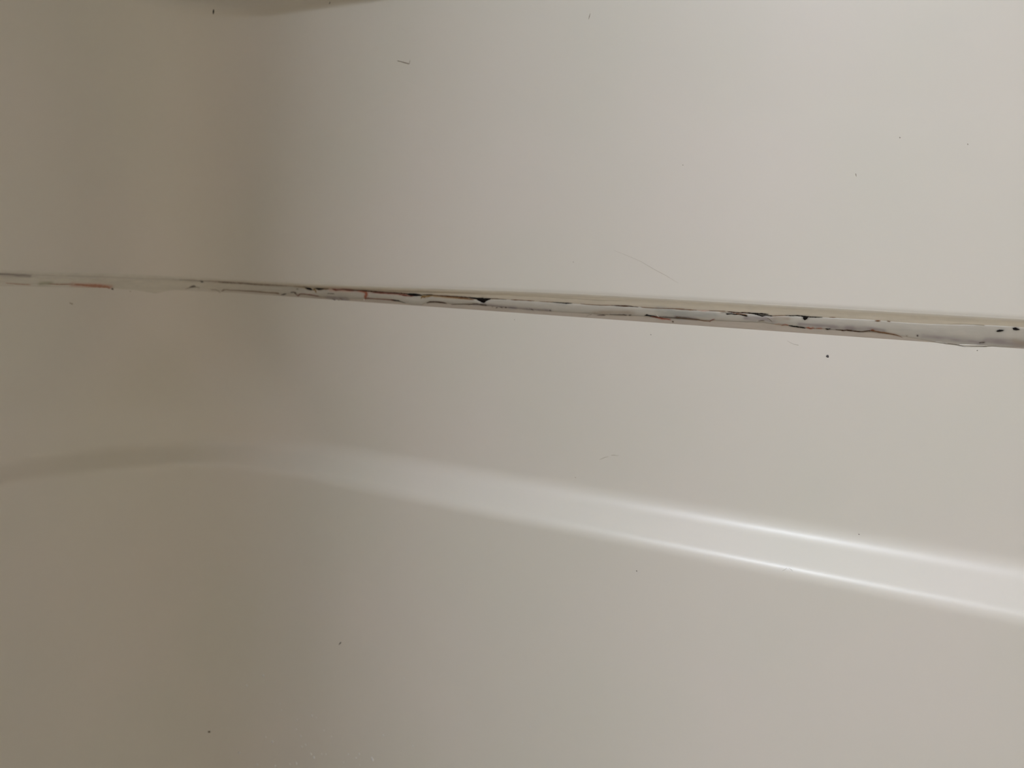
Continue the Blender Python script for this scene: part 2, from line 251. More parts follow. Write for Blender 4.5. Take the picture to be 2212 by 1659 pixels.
    ("rust_stain", "brown", [[0.59883, -0.00461, 0.00036], [0.60006, -0.00433, 0.00109], [0.60121, -0.00471, 0.00082], [0.60353, -0.00509, 0.00073], [0.60601, -0.00522, 0.00063], [0.60851, -0.00554, 0.00054], [0.61099, -0.00581, 0.00045], [0.61307, -0.00629, 0.00036], [0.6156, -0.00724, 0.00013]]),
    ("mould_spot", "darkred", [[0.59932, -0.00448, 0.00027], [0.60005, -0.00415, 0.00064], [0.60078, -0.00446, 0.00023]]),
    ("rust_line", "brown", [[0.60088, 0.00121, 0.00027], [0.60211, 0.00121, 0.00063], [0.60342, 0.00134, 0.00045]]),
    ("rust_line", "brown", [[0.60701, 0.00145, 0.00013], [0.60804, 0.00138, 0.00036], [0.60865, 0.00138, 0.00013]]),
    ("mould_spot", "dkgrey", [[0.62271, -0.00535, 0.00045], [0.62314, -0.00568, 0.0008], [0.6234, -0.00584, 0.00036]]),
    ("mould_spot", "grey", [[0.61728, -0.00586, 0.00027], [0.61782, -0.0061, 0.00063], [0.61816, -0.00625, 0.00022]]),
    ("mould_spot", "dkgrey", [[0.653, -0.00714, 0.00026], [0.65408, -0.00687, 0.0006], [0.65482, -0.00681, 0.00121], [0.65562, -0.00666, 0.00043]]),
    ("mould_spot", "black", [[0.66004, -0.00031, 0.00034], [0.66129, -4e-05, 0.00102], [0.66237, 0.00012, 0.00094], [0.66336, 0.00037, 0.00034]]),
    ("mould_spot", "black", [[0.66723, 0.00176, 0.00042], [0.66835, 0.0015, 0.00127], [0.66926, 0.0014, 0.00127], [0.67046, 0.00132, 0.00034]]),
    ("crack_line", "ridge", [[0.63783, 0.00198, 9e-05], [0.64237, 0.00235, 0.00013], [0.64988, 0.00257, 0.00013], [0.65436, 0.00246, 9e-05]]),
    ("crack_line", "dkgrey", [[0.63405, -0.00861, 9e-05], [0.63838, -0.00902, 0.00013], [0.64224, -0.0091, 0.00013], [0.6458, -0.00996, 0.00017], [0.65146, -0.00958, 0.00013], [0.65704, -0.00911, 9e-05]]),
    ("silver_ridge", "pale", [[0.64377, -0.00906, 0.00026], [0.64569, -0.00907, 0.0007], [0.64834, -0.00895, 0.0007], [0.65284, -0.00866, 0.00043], [0.65732, -0.00855, 0.00017]]),
    ("silver_ridge", "pale", [[0.63206, -0.00832, 0.00013], [0.63521, -0.00851, 0.00031], [0.63835, -0.00879, 0.00018]]),
    ("silver_ridge", "ridge", [[0.29432, 0.00415, 0.00018], [0.30398, 0.00423, 0.00023], [0.32087, 0.00422, 0.00029], [0.33079, 0.00416, 0.00023]]),
    ("silver_ridge", "pale", [[0.33468, 0.0038, 0.00017], [0.34253, 0.00431, 0.00051], [0.34766, 0.00425, 0.00045], [0.35657, 0.00449, 0.00033], [0.36654, 0.00407, 0.00017]]),
    ("silver_ridge", "ridge", [[0.38095, 0.00349, 0.00016], [0.39889, 0.00339, 0.00027], [0.41632, 0.00344, 0.00021], [0.43326, 0.00345, 0.00031], [0.44975, 0.00396, 0.00015]]),
]
SOFT_STAINS = [
    ("mauve", 0.00155, [[0.20634, -0.00728], [0.22589, -0.00744]]),
    ("mauve", 0.00124, [[0.22158, -0.00788], [0.22628, -0.00762]]),
    ("mauve", 0.00089, [[0.33952, -0.00486], [0.35272, -0.00453], [0.37328, -0.00546]]),
    ("mauve", 0.00097, [[0.36806, -0.00532], [0.38644, -0.00563], [0.39965, -0.00546]]),
    ("dust", 0.00144, [[0.43197, -0.00503], [0.44428, -0.00372], [0.45786, -0.00337]]),
    ("bluegrey", 0.00225, [[0.47526, -0.00024], [0.48406, -0.0012], [0.4923, -0.00168]]),
    ("bluegrey", 0.00125, [[0.47465, -0.00496], [0.49222, -0.0048]]),
    ("bluegrey", 0.00196, [[0.4864, -0.00238], [0.49649, -0.00173], [0.51032, -0.00133]]),
    ("mauve", 0.00109, [[0.48633, -0.0044], [0.49895, -0.00457]]),
    ("mauve", 0.00143, [[0.52955, -0.00225], [0.54073, -0.00174]]),
    ("mauve", 0.00143, [[0.54211, -0.00165], [0.54536, -0.00239]]),
    ("dust", 0.00165, [[0.54664, -0.00087], [0.55346, -0.00089]]),
    ("mauve", 0.00137, [[0.56079, -0.0037], [0.57139, -0.00389], [0.5891, -0.00401]]),
    ("mauve", 0.00113, [[0.58663, -0.00388], [0.59923, -0.00342], [0.6055, -0.00411]]),
    ("mauve", 0.0013, [[0.62585, -0.00574], [0.63954, -0.006], [0.653, -0.00714]]),
    ("mauve", 0.0019, [[0.65654, -0.00575], [0.67352, -0.00633]]),
    ("dust", 0.00148, [[0.66926, -0.00494], [0.67345, -0.0059]]),
    ("mauve", 0.00118, [[-0.075, -0.00044], [-0.05426, -0.00102]]),
    ("olive", 0.00156, [[-0.0451, -0.00616], [-0.03811, -0.00602]]),
    ("amberf", 0.0008, [[0.30687, -0.0008], [0.33677, -0.00145]]),
    ("pinkf", 0.00135, [[0.21117, -0.00082], [0.23117, -0.00042]]),
    ("pinkf", 0.00095, [[0.22325, -0.00072], [0.28228, -0.00096]]),
    ("pinkf", 0.00167, [[-0.02058, -0.00657], [0.0109, -0.00783]]),
]
PANEL_MARKS = [
    ("dirt_speck", "black", "upper", [[0.08874, 0.21262, 0.00055], [0.08844, 0.21109, 0.00117], [0.08819, 0.20916, 0.00055]]),
    ("dirt_speck", "black", "upper", [[0.18922, 0.21177, 0.00041], [0.18828, 0.2104, 0.00069]]),
    ("dirt_speck", "greylt", "upper", [[0.40248, 0.18367, 0.00035], [0.40215, 0.18177, 0.00071], [0.40194, 0.18013, 0.00035]]),
    ("scuff_mark", "greylt", "upper", [[0.25558, 0.16577, 0.0005], [0.26063, 0.16446, 0.00083], [0.26358, 0.16363, 0.00086], [0.26651, 0.1628, 0.00066], [0.26692, 0.16527, 0.0004]]),
    ("dirt_speck", "greylt", "upper", [[0.5983, 0.10162, 0.00051], [0.59886, 0.10111, 0.00076]]),
    ("dirt_speck", "greylt", "upper", [[0.57967, 0.08267, 0.00026], [0.5801, 0.08165, 0.00052], [0.58052, 0.08063, 0.00026]]),
    ("dirt_speck", "greylt", "upper", [[0.63174, 0.09722, 0.00034], [0.6321, 0.0965, 0.00059]]),
    ("dirt_speck", "greylt", "upper", [[0.48009, 0.08899, 0.00034], [0.48072, 0.08871, 0.00057]]),
    ("dirt_speck", "greylt", "upper", [[0.4156, 0.02782, 0.00037], [0.41598, 0.02723, 0.00061]]),
    ("hair", "hairc", "upper", [[0.44322, 0.03588, 0.00015], [0.45097, 0.03346, 0.00018], [0.46213, 0.02944, 0.00024], [0.47008, 0.02537, 0.00032], [0.4794, 0.02112, 0.00032], [0.4874, 0.01688, 0.00017]]),
    ("dirt_speck", "dkgrey", "lower", [[0.47013, -0.01646, 0.00036], [0.47078, -0.01701, 0.00072]]),
    ("dirt_speck", "dkgrey", "lower", [[0.3718, -0.01353, 0.00045], [0.37218, -0.01383, 0.00071]]),
    ("hair", "hairc", "lower", [[0.55414, -0.01399, 0.00014], [0.55663, -0.01518, 0.00025], [0.5588, -0.01583, 0.00028], [0.56092, -0.01607, 0.00044]]),
    ("paint_chip", "chip", "lower", [[0.57665, -0.02147, 0.00054], [0.57727, -0.02127, 0.0019], [0.5779, -0.02122, 0.00204], [0.57826, -0.02105, 0.00163]]),
    ("dirt_speck", "dkgrey", "lower", [[0.65248, -0.01148, 0.00025], [0.65291, -0.01144, 0.00075]]),
    ("hair", "hairc", "lower", [[0.39032, -0.10357, 0.00019], [0.39461, -0.10186, 0.00037], [0.39907, -0.10044, 0.00025]]),
    ("hair", "hairc", "lower", [[0.4019, -0.09937, 0.00031], [0.40464, -0.09888, 0.00059], [0.40591, -0.09901, 0.00037], [0.40852, -0.09868, 0.00015]]),
    ("dirt_speck", "dkgrey", "lower", [[0.55179, -0.12412, 0.00054], [0.55258, -0.12412, 0.00065]]),
    ("dirt_speck", "dkgrey", "lower", [[0.41825, -0.1671, 0.00059], [0.41907, -0.16709, 0.00071]]),
    ("dirt_speck", "greylt", "lower", [[0.36375, -0.11845, 0.00045], [0.3644, -0.11866, 0.00057]]),
    ("dirt_speck", "black", "lower", [[0.16974, -0.27868, 0.00037], [0.17113, -0.27679, 0.00124], [0.17206, -0.2758, 0.00073]]),
    ("dirt_speck", "brownlt", "lower", [[0.08031, -0.37689, 0.00117], [0.081, -0.37732, 0.00215], [0.08145, -0.37774, 0.00117]]),
    ("dirt_speck", "speckpale", "lower", [[-0.02268, -0.02037, 0.00088], [-0.02083, -0.02108, 0.00176], [-0.01972, -0.02143, 0.00071]]),
    ("scuff_mark", "greylt", "lower", [[0.51122, -0.14845, 0.00014], [0.51271, -0.14744, 0.00025], [0.51362, -0.14633, 0.00014]]),
    ("scuff_mark", "greylt", "lower", [[0.51473, -0.14638, 0.00014], [0.51649, -0.14703, 0.00025], [0.51715, -0.14764, 0.00014]]),
]
DROPLETS = [[0.20789, -0.36387, 0.00254], [0.2069, -0.36263, 0.00145], [0.19094, -0.36768, 0.00125], [0.21758, -0.3404, 0.00129], [0.34196, -0.30596, 0.00078], [0.34212, -0.30835, 0.00091], [0.12967, -0.39292, 0.00231], [0.1149, -0.38001, 0.00194], [0.10903, -0.32299, 0.00193], [0.10001, -0.33408, 0.00194], [0.14315, -0.34603, 0.00189], [0.11979, -0.35013, 0.00131], [0.11889, -0.34474, 0.00115], [0.11084, -0.37724, 0.00156], [0.12966, -0.35441, 0.00115], [0.13228, -0.36734, 0.00153], [0.13305, -0.37633, 0.00153], [0.1368, -0.37342, 0.00152], [0.1463, -0.38143, 0.00227], [0.14317, -0.37958, 0.0019], [0.15925, -0.37451, 0.00113], [0.18271, -0.36713, 0.00125], [0.19414, -0.36353, 0.00146], [0.17815, -0.37572, 0.00111], [0.24647, -0.3403, 0.0012], [0.19498, -0.37269, 0.0011], [0.11678, -0.40139, 0.00234], [0.09641, -0.395, 0.00236], [0.10633, -0.40372, 0.00196], [0.34729, -0.29465, 0.00078], [0.16467, -0.35762, 0.00112], [0.15659, -0.35487, 0.00112], [0.12554, -0.39583, 0.00155], [0.23559, -0.2889, 0.00091], [0.14825, -0.34654, 0.00113], [0.12919, -0.36278, 0.00115], [0.16731, -0.30604, 0.00088], [0.15477, -0.37592, 0.00113]]

# ---------------------------------------------------------------- materials
def mat(name, color, rough=0.5, coat=0.0, spec=0.5, emit=None, trans=0.0, ior=1.45, sss=0.0, coat_rough=0.1):
    m = bpy.data.materials.new(name)
    m.use_nodes = True
    b = m.node_tree.nodes['Principled BSDF']
    b.inputs['Base Color'].default_value = (*color, 1)
    b.inputs['Roughness'].default_value = rough
    b.inputs['Specular IOR Level'].default_value = spec
    b.inputs['Coat Weight'].default_value = coat
    b.inputs['Coat Roughness'].default_value = coat_rough
    b.inputs['IOR'].default_value = ior
    b.inputs['Transmission Weight'].default_value = trans
    if sss:
        b.inputs['Subsurface Weight'].default_value = sss
        b.inputs['Subsurface Scale'].default_value = 0.002
    if emit:
        b.inputs['Emission Color'].default_value = (*emit[0], 1)
        b.inputs['Emission Strength'].default_value = emit[1]
    return m

def add_bump(m, scale, strength, dist, detail=3.0, col=None):
    nt = m.node_tree; b = nt.nodes['Principled BSDF']
    tc = nt.nodes.new('ShaderNodeTexCoord')
    n = nt.nodes.new('ShaderNodeTexNoise')
    n.inputs['Scale'].default_value = scale; n.inputs['Detail'].default_value = detail
    nt.links.new(tc.outputs['Object'], n.inputs['Vector'])
    if strength:
        bp = nt.nodes.new('ShaderNodeBump')
        bp.inputs['Strength'].default_value = strength; bp.inputs['Distance'].default_value = dist
        nt.links.new(n.outputs['Fac'], bp.inputs['Height'])
        nt.links.new(bp.outputs['Normal'], b.inputs['Normal'])
    if col:
        r = nt.nodes.new('ShaderNodeValToRGB')
        r.color_ramp.elements[0].position = 0.35; r.color_ramp.elements[0].color = (*col[0], 1)
        r.color_ramp.elements[1].position = 0.65; r.color_ramp.elements[1].color = (*col[1], 1)
        nt.links.new(n.outputs['Fac'], r.inputs['Fac'])
        nt.links.new(r.outputs['Color'], b.inputs['Base Color'])
    return m

M = {}
M['gelcoat'] = add_bump(mat('cream_gelcoat', (0.70, 0.672, 0.610), 0.40, 0.025, 0.6, coat_rough=0.16), 7.0, 0.0, 0, 2.0,
                        ((0.650, 0.628, 0.566), (0.672, 0.634, 0.583)))
M['plaster'] = add_bump(mat('painted_wall', (0.77, 0.67, 0.53), 0.7), 180, 0.1, 0.001)
M['ceiling'] = add_bump(mat('ceiling_paint', (0.80, 0.73, 0.62), 0.8), 200, 0.1, 0.001)
M['floor'] = add_bump(mat('floor_vinyl', (0.33, 0.28, 0.22), 0.5), 6, 0.05, 0.001, 4, ((0.30, 0.25, 0.19), (0.37, 0.31, 0.25)))
M['pan'] = mat('shower_pan', (0.66, 0.63, 0.56), 0.35)
M['metal'] = mat('lamp_trim', (0.7, 0.7, 0.7), 0.35)
M['glow'] = mat('lamp_diffuser', (0.9, 0.9, 0.88), 0.4, emit=(GLOW, 1.0))
M['water'] = mat('water_droplet', (0.92, 0.92, 0.90), 0.06, trans=0.25, ior=1.33)
PAINT = {
    'black': ((0.010, 0.008, 0.007), 0.75), 'dkbrown': ((0.055, 0.026, 0.014), 0.65), 'brown': ((0.17, 0.085, 0.04), 0.6),
    'amber': ((0.27, 0.17, 0.07), 0.55), 'rust': ((0.34, 0.13, 0.085), 0.55), 'rustpale': ((0.46, 0.33, 0.26), 0.55),
    'darkred': ((0.17, 0.05, 0.035), 0.6), 'grey': ((0.35, 0.31, 0.26), 0.6), 'dkgrey': ((0.13, 0.105, 0.09), 0.65),
    'pale': ((0.80, 0.77, 0.70), 0.35), 'ridge': ((0.44, 0.39, 0.30), 0.45), 'greylt': ((0.33, 0.29, 0.24), 0.6),
    'rustsoft': ((0.46, 0.25, 0.18), 0.55), 'speckpale': ((0.44, 0.39, 0.32), 0.6), 'brownlt': ((0.14, 0.10, 0.07), 0.6), 'hairc': ((0.50, 0.46, 0.40), 0.5), 'chip': ((0.085, 0.078, 0.078), 0.6),
}
for k, (c, r) in PAINT.items():
    M[k] = mat('residue_' + k, c, r, spec=0.12)  # black serves mould, dirt and the painted shade inside open gaps

def stain_material(name, rough):
    m = mat(name, (0.6, 0.57, 0.5), rough, sss=0.0)
    nt = m.node_tree; b = nt.nodes['Principled BSDF']
    at = nt.nodes.new('ShaderNodeAttribute'); at.attribute_name = 'stain'
    nt.links.new(at.outputs['Color'], b.inputs['Base Color'])
    tc = nt.nodes.new('ShaderNodeTexCoord')
    n = nt.nodes.new('ShaderNodeTexNoise'); n.inputs['Scale'].default_value = 260; n.inputs['Detail'].default_value = 3
    nt.links.new(tc.outputs['Object'], n.inputs['Vector'])
    bp = nt.nodes.new('ShaderNodeBump'); bp.inputs['Strength'].default_value = 0.25; bp.inputs['Distance'].default_value = 0.0006
    nt.links.new(n.outputs['Fac'], bp.inputs['Height']); nt.links.new(bp.outputs['Normal'], b.inputs['Normal'])
    return m
M['film'] = stain_material('old_sealant', 0.55)
M['bead'] = stain_material('silicone_sealant', 0.38)

# ---------------------------------------------------------------- helpers
def link(name, verts, faces, m, parent=None, smooth_=True):
    me = bpy.data.meshes.new(name)
    me.from_pydata([tuple(map(float, v)) for v in verts], [], [tuple(map(int, f)) for f in faces])
    me.materials.append(m)
    if smooth_:
        me.polygons.foreach_set('use_smooth', [True] * len(me.polygons))
    me.update()
    o = bpy.data.objects.new(name, me)
    COL.objects.link(o)
    if parent:
        o.parent = parent
        o.matrix_parent_inverse = Matrix.Identity(4)
    return o

def empty(name, loc=(0, 0, 0)):
    o = bpy.data.objects.new(name, None)
    COL.objects.link(o); o.location = loc
    return o

def tag(o, label, cat, group=None, kind=None):
    o['label'] = label; o['category'] = cat
    if group: o['group'] = group
    if kind: o['kind'] = kind
    return o

def box(name, x0, x1, y0, y1, z0, z1, m, parent=None, kind=None):
    v = [(x, y, z) for x in (x0, x1) for y in (y0, y1) for z in (z0, z1)]
    f = [(0, 1, 3, 2), (4, 6, 7, 5), (0, 4, 5, 1), (2, 3, 7, 6), (0, 2, 6, 4), (1, 5, 7, 3)]
    o = link(name, v, f, m, parent, False)
    if kind: o['kind'] = kind
    return o

def grid_shell(name, us, prof, m, parent, thick=0.003, o_of=None, drop=False):
    """sheet swept along us with the profile prof (offset, z), closed behind by a back face"""
    nu, nz = len(us), len(prof)
    U = us[None, :]; O = prof[:, 0][:, None]; Z = prof[:, 1][:, None]
    if o_of is not None: O = o_of(U, Z)
    if drop: Z = Z - edge_drop(U) * (1 - smooth(0.0, 0.05, Z))
    F = sweep(U, Z, O).reshape(-1, 3)
    B = sweep(U, Z, O - thick).reshape(-1, 3)
    V = np.concatenate([F, B]); off = nu * nz
    faces = []
    for j in range(nz - 1):
        for i in range(nu - 1):
            a = j * nu + i
            faces.append((a, a + nu, a + nu + 1, a + 1))
            faces.append((off + a, off + a + 1, off + a + nu + 1, off + a + nu))
    for i in range(nu - 1):
        a = i; faces.append((a, a + 1, off + a + 1, off + a))
        a = (nz - 1) * nu + i; faces.append((a + 1, a, off + a, off + a + 1))
    for j in range(nz - 1):
        a = j * nu; faces.append((a + nu, a, off + a, off + a + nu))
        a = j * nu + nu - 1; faces.append((a, a + nu, off + a + nu, off + a))
    V[:, 2] += 0
    o = link(name, V, faces, m, parent)
    # keep the smooth shading of the face but a hard rim
    me = o.data
    nfront = 2 * (nz - 1) * (nu - 1)
    fl = np.ones(len(me.polygons), bool); fl[nfront:] = False
    me.polygons.foreach_set('use_smooth', fl.tolist())
    sharp = me.attributes.new('sharp_edge', 'BOOLEAN', 'EDGE')
    rim = set()
    nv = len(V)
    e = np.empty(len(me.edges) * 2, int); me.edges.foreach_get('vertices', e); e = e.reshape(-1, 2)
    def on_rim(v):
        v = v % off; j, i = v // nu, v % nu
        return (j == 0) | (j == nz - 1) | (i == 0) | (i == nu - 1)
    cross = on_rim(e[:, 0]) & on_rim(e[:, 1])
    sharp.data.foreach_set('value', cross.tolist())
    return o

def us_grid(n_arc=48, n_left=24, n_back=48):
    return np.concatenate([np.linspace(0, 1, n_left, endpoint=False), np.linspace(1, 2, n_arc, endpoint=False), np.linspace(2, 3, n_back)])

def cut(P, za, zb, step=0.02):
    """piece of a profile between the heights za > zb, subdivided"""
    zs = [za] + [z for z in P[:, 1] if zb < z < za] + [zb]
    zs = np.array(sorted(set(zs), reverse=True))
    out = [zs[0]]
    for z in zs[1:]:
        k = max(1, int(np.ceil((out[-1] - z) / step)))
        out += list(np.linspace(out[-1], z, k + 1)[1:])
    zs = np.array(out)
    return np.stack([prof_o(P, zs), zs], -1)

# ---------------------------------------------------------------- the bathroom around the alcove
X0, X1, Y0, H = -1.30, 1.56, -2.60, 2.44
box('floor', X0 - .1, X1 + .1, Y0 - .1, 0.12, -0.1, 0.0, M['floor'], kind='structure')
box('ceiling', X0 - .1, X1 + .1, Y0 - .1, 0.12, H, H + .1, M['ceiling'], kind='structure')
box('wall_back', X0, X1, 0.006, 0.12, 0, H, M['plaster'], kind='structure')
box('wall_right', X1, X1 + .1, Y0 - .1, 0.12, 0, H, M['plaster'], kind='structure')
box('wall_front', X0 - .1, X1, Y0 - .1, Y0, 0, H, M['plaster'], kind='structure')
box('wall_side', X0 - .1, X0, Y0, 0.12, 0, H, M['plaster'], kind='structure')
box('wall_left', -0.12, -0.006, -0.80, 0.006, 0, H, M['plaster'], kind='structure')
if LIGHT_BLOCK_W > 0:
    box('wall_light_block', -0.12, LIGHT_BLOCK_W, -0.88, -0.80, 0, H, M['plaster'], kind='structure')  # out of frame, added to keep lamp light off the corner

# the ceiling lamps that light the room
for i, (lx, ly, lz, la, lb, st) in enumerate(LAMPS):
    t = empty('ceiling_lamp', (lx, ly, H))
    tag(t, 'square flat white ceiling lamp in front of the shower alcove', 'lamp')
    box('lamp_frame', -la/2 - .02, la/2 + .02, -lb/2 - .02, lb/2 + .02, -0.035, -0.0005, M['metal'], t)
    g = M['glow'].copy(); g.node_tree.nodes['Principled BSDF'].inputs['Emission Strength'].default_value = st
    box('lamp_diffuser', -la/2, la/2, -lb/2, lb/2, -0.042, -0.034, g, t)

# shower pan the lower panel stands on
pan = empty('shower_pan', (0, 0, 0))
tag(pan, 'low cream shower pan under the wall panels, below the frame', 'shower pan')
box('pan_base', 0.0, 1.55, -0.78, -0.0, 0.0, 0.10, M['pan'], pan)
box('pan_rim', 0.0, 1.55, -0.80, -0.74, 0.10, 0.20, M['pan'], pan)

# ---------------------------------------------------------------- the two moulded wall panels
UG = us_grid(64, 30, 60)
upper = empty('upper_wall_panel', (0, 0, SEAM))
tag(upper, 'cream moulded shower wall panel above the mouldy sealant seam, reaching the top', 'shower panel')
grid_shell('panel_sheet', UG, cut(UPPER, 0.150, 0.018, .004), M['gelcoat'], upper, drop=True)
grid_shell('shelf_lip', UG, cut(UPPER, 0.300, 0.150, 0.008), M['gelcoat'], upper)['label'] = 'dark curved underside of the moulded shelf at the top'
grid_shell('rolled_edge', UG, cut(UPPER, 0.018, 0.0050, 0.0006), M['gelcoat'], upper, drop=True)['label'] = 'soft rolled lower edge just above the seam'
# the top of the upper panel carries on to the ceiling
up2 = fillet([(0.026, 0.300, 0), (0.026, 0.9, 0)])[::-1]
grid_shell('upper_sheet', UG, up2, M['gelcoat'], upper)

lower = empty('lower_wall_panel', (0, 0, SEAM))
tag(lower, 'cream moulded shower wall panel below the mouldy seam with a bright sloping ledge', 'shower panel')
grid_shell('panel_sheet', UG, cut(LOWER, -0.0060, -0.085), M['gelcoat'], lower, o_of=lower_o)
grid_shell('sloped_ledge', UG, cut(LOWER, -0.085, -0.185, 0.0015), M['gelcoat'], lower, o_of=lower_o)['label'] = 'sloping ledge that catches the light across the wall'
grid_shell('panel_skirt', UG, cut(LOWER, -0.185, -0.80, 0.04), M['gelcoat'], lower, o_of=lower_o)

# ---------------------------------------------------------------- the sealant joint
joint = empty('sealant_joint', (0, 0, SEAM))
tag(joint, 'grey silicone sealant seam spotted with black mould and rust between the two panels', 'sealant')

S_A, S_B = -0.30, 0.80
def lin(c): return np.array(c, float)
STAIN = {'mauve': lin((0.27, 0.235, 0.23)), 'bluegrey': lin((0.34, 0.335, 0.305)), 'dust': lin((0.34, 0.285, 0.225)),
         'olive': lin((0.38, 0.37, 0.27)), 'amberf': lin((0.42, 0.30, 0.14)), 'pinkf': lin((0.52, 0.33, 0.26))}
BLEED = {'black': .6, 'dkbrown': .6, 'rust': .7, 'rustpale': .9, 'rustsoft': .9, 'amber': .8, 'grey': .75, 'dkgrey': .6, 'brown': .65, 'darkred': .7}
rng = np.random.default_rng(4)
NT = rng.random((64, 2048))
def noise(s, z, fs, fz):
    a = (s * fs) % 2047; b = (z * fz) % 63
    i = np.floor(a).astype(int); j = np.floor(b).astype(int); fa = a - i; fb = b - j
    fa = fa * fa * (3 - 2 * fa); fb = fb * fb * (3 - 2 * fb)
    i1 = (i + 1) % 2048; j1 = (j + 1) % 64; i %= 2048; j %= 64
    return (NT[j, i] * (1 - fa) + NT[j, i1] * fa) * (1 - fb) + (NT[j1, i] * (1 - fa) + NT[j1, i1] * fa) * fb

def stains(s, z, base):
    c = np.broadcast_to(base, s.shape + (3,)).copy()
    n = noise(s + 3, z + 1, 90, 700)[..., None] * .6 + noise(s + 3, z + 1, 350, 1500)[..., None] * .4
    c *= 0.93 + 0.14 * n
    for key, sg, pts in SOFT_STAINS:
        P = np.array(pts)
        d = np.full(s.shape, 1e9)
        if len(P) == 1: P = np.concatenate([P, P + 1e-6])
        for a, b in zip(P[:-1], P[1:]):
            ab = b - a; L2 = max(ab @ ab, 1e-12)
            t = np.clip(((s - a[0]) * ab[0] + (z - a[1]) * ab[1]) / L2, 0, 1)
            d = np.minimum(d, np.hypot((s - a[0] - t * ab[0]) * .8, z - a[1] - t * ab[1]))
        w = np.exp(-(d / sg) ** 2)[..., None] * (0.45 + 0.6 * noise(s + 5, z + 1, 240, 900)[..., None])
        w = np.clip(w, 0, .85)
        c = c * (1 - w) + STAIN[key] * w
    # every mark bleeds softly into the sealant round it
    s0 = s[0]; z_lo = z.min(0); z_hi = z.max(0)
    for name, key, pts in JOINT_MARKS:
        if key in ('pale', 'ridge'): continue
        P = np.array(pts); pad = P[:, 2].max() * 1.5 + 0.001
        m = (s0 > P[:, 0].min() - pad) & (s0 < P[:, 0].max() + pad)
        if not m.any(): continue
        ss, zz = s[:, m], z[:, m]
        best = np.zeros(ss.shape)
        nz = noise(ss + 9, zz + 1, 900, 2600) * .6 + noise(ss + 9, zz + 1, 300, 900) * .4
        for a, b in zip(P[:-1], P[1:]):
            ab = b[:2] - a[:2]; L2 = max(ab @ ab, 1e-12)
            t = np.clip(((ss - a[0]) * ab[0] + (zz - a[1]) * ab[1]) / L2, 0, 1)
            d = np.hypot(ss - a[0] - t * ab[0], zz - a[1] - t * ab[1])
            hw = (a[2] * (1 - t) + b[2] * t) * .5
            best = np.maximum(best, np.exp(-np.maximum(d - hw * .6, 0) ** 2 / (hw * .8 + 0.00022) ** 2))
        w = (best * (0.15 + 0.9 * nz) * BLEED.get(key, .55))[..., None]
        c[:, m] = c[:, m] * (1 - w) + lin(PAINT[key][0]) * 1.15 * w
    return c

def joint_sheet(name, rows, m, base, depth, parent=joint, s0=S_A, s1=S_B, ds=0.0003, nrow=12):
    s = np.concatenate([np.arange(s0, -0.25, 0.004), np.arange(-0.25, 0.70, ds), np.arange(0.70, s1, 0.004)])
    T, B = edge_tables()
    zt, zb = rows(s)
    t = np.linspace(0, 1, nrow)[:, None]
    Z = zt[None] * (1 - t) + zb[None] * t
    Sg = np.broadcast_to(s[None], Z.shape)
    u = u_of_s(Sg)
    if name == 'sealant_bead':
        o = np.maximum(film_o(Z), 0.0) + 0.0007 * np.power(np.clip(4 * t * (1 - t), 0, 1), 0.6) - 0.0001
        o = o + 0.00018 * (noise(Sg + 2, Z + 1, 130, 300) - .5)
    else:
        o = film_surface(u, Z)
    Fv = sweep(u, Z, o); Bv = sweep(u, Z, o - depth)
    nu = len(s); n = nu * nrow
    V = np.concatenate([Fv.reshape(-1, 3), Bv.reshape(-1, 3)])
    idx = (np.arange(nrow - 1)[:, None] * nu + np.arange(nu - 1)[None]).ravel()
    f1 = np.stack([idx, idx + nu, idx + nu + 1, idx + 1], 1)
    f2 = f1[:, ::-1] + n
    i = np.arange(nu - 1); k = (nrow - 1) * nu + i
    f3 = np.stack([i, i + 1, i + 1 + n, i + n], 1); f4 = np.stack([k + 1, k, k + n, k + 1 + n], 1)
    F = np.concatenate([f1, f2, f3, f4])
    me = bpy.data.meshes.new(name)
    me.vertices.add(len(V)); me.vertices.foreach_set('co', V.ravel())
    me.loops.add(F.size); me.loops.foreach_set('vertex_index', F.ravel().astype(np.int32))
    me.polygons.add(len(F)); me.polygons.foreach_set('loop_start', (np.arange(len(F)) * 4).astype(np.int32))
    me.update(calc_edges=True); me.validate()
    me.polygons.foreach_set('use_smooth', [True] * len(me.polygons))
    gel = lin((0.655, 0.630, 0.570))
    corner = (1 - smooth(0.06, 0.22, Sg))[..., None]       # much cleaner in the corner and on the left wall
    if name == 'sealant_bead':
        bs = lin(base) * (1 - corner) + lin((0.60, 0.57, 0.50)) * corner
    else:       # yellowed along the top, browner along the bottom
        k = smooth(0.004, -0.006, Z)[..., None]
        bs = lin((0.555, 0.495, 0.395)) * (1 - k) + lin((0.43, 0.375, 0.315)) * k
        bs = bs * (1 - corner * .8) + gel * corner * .8
        top = smooth(0.0048, 0.0078, Z + edge_drop(u))[..., None]
        bs = bs * (1 - top) + gel * top
    c = stains(Sg, Z, bs).reshape(-1, 3)
    c = np.concatenate([c, c]); c = np.concatenate([c, np.ones((len(c), 1))], 1)
    at = me.color_attributes.new('stain', 'FLOAT_COLOR', 'POINT')
    at.data.foreach_set('color', c.astype(np.float32).ravel())
    me.materials.append(m)
    o_ = bpy.data.objects.new(name, me); COL.objects.link(o_); o_.parent = parent
    return o_

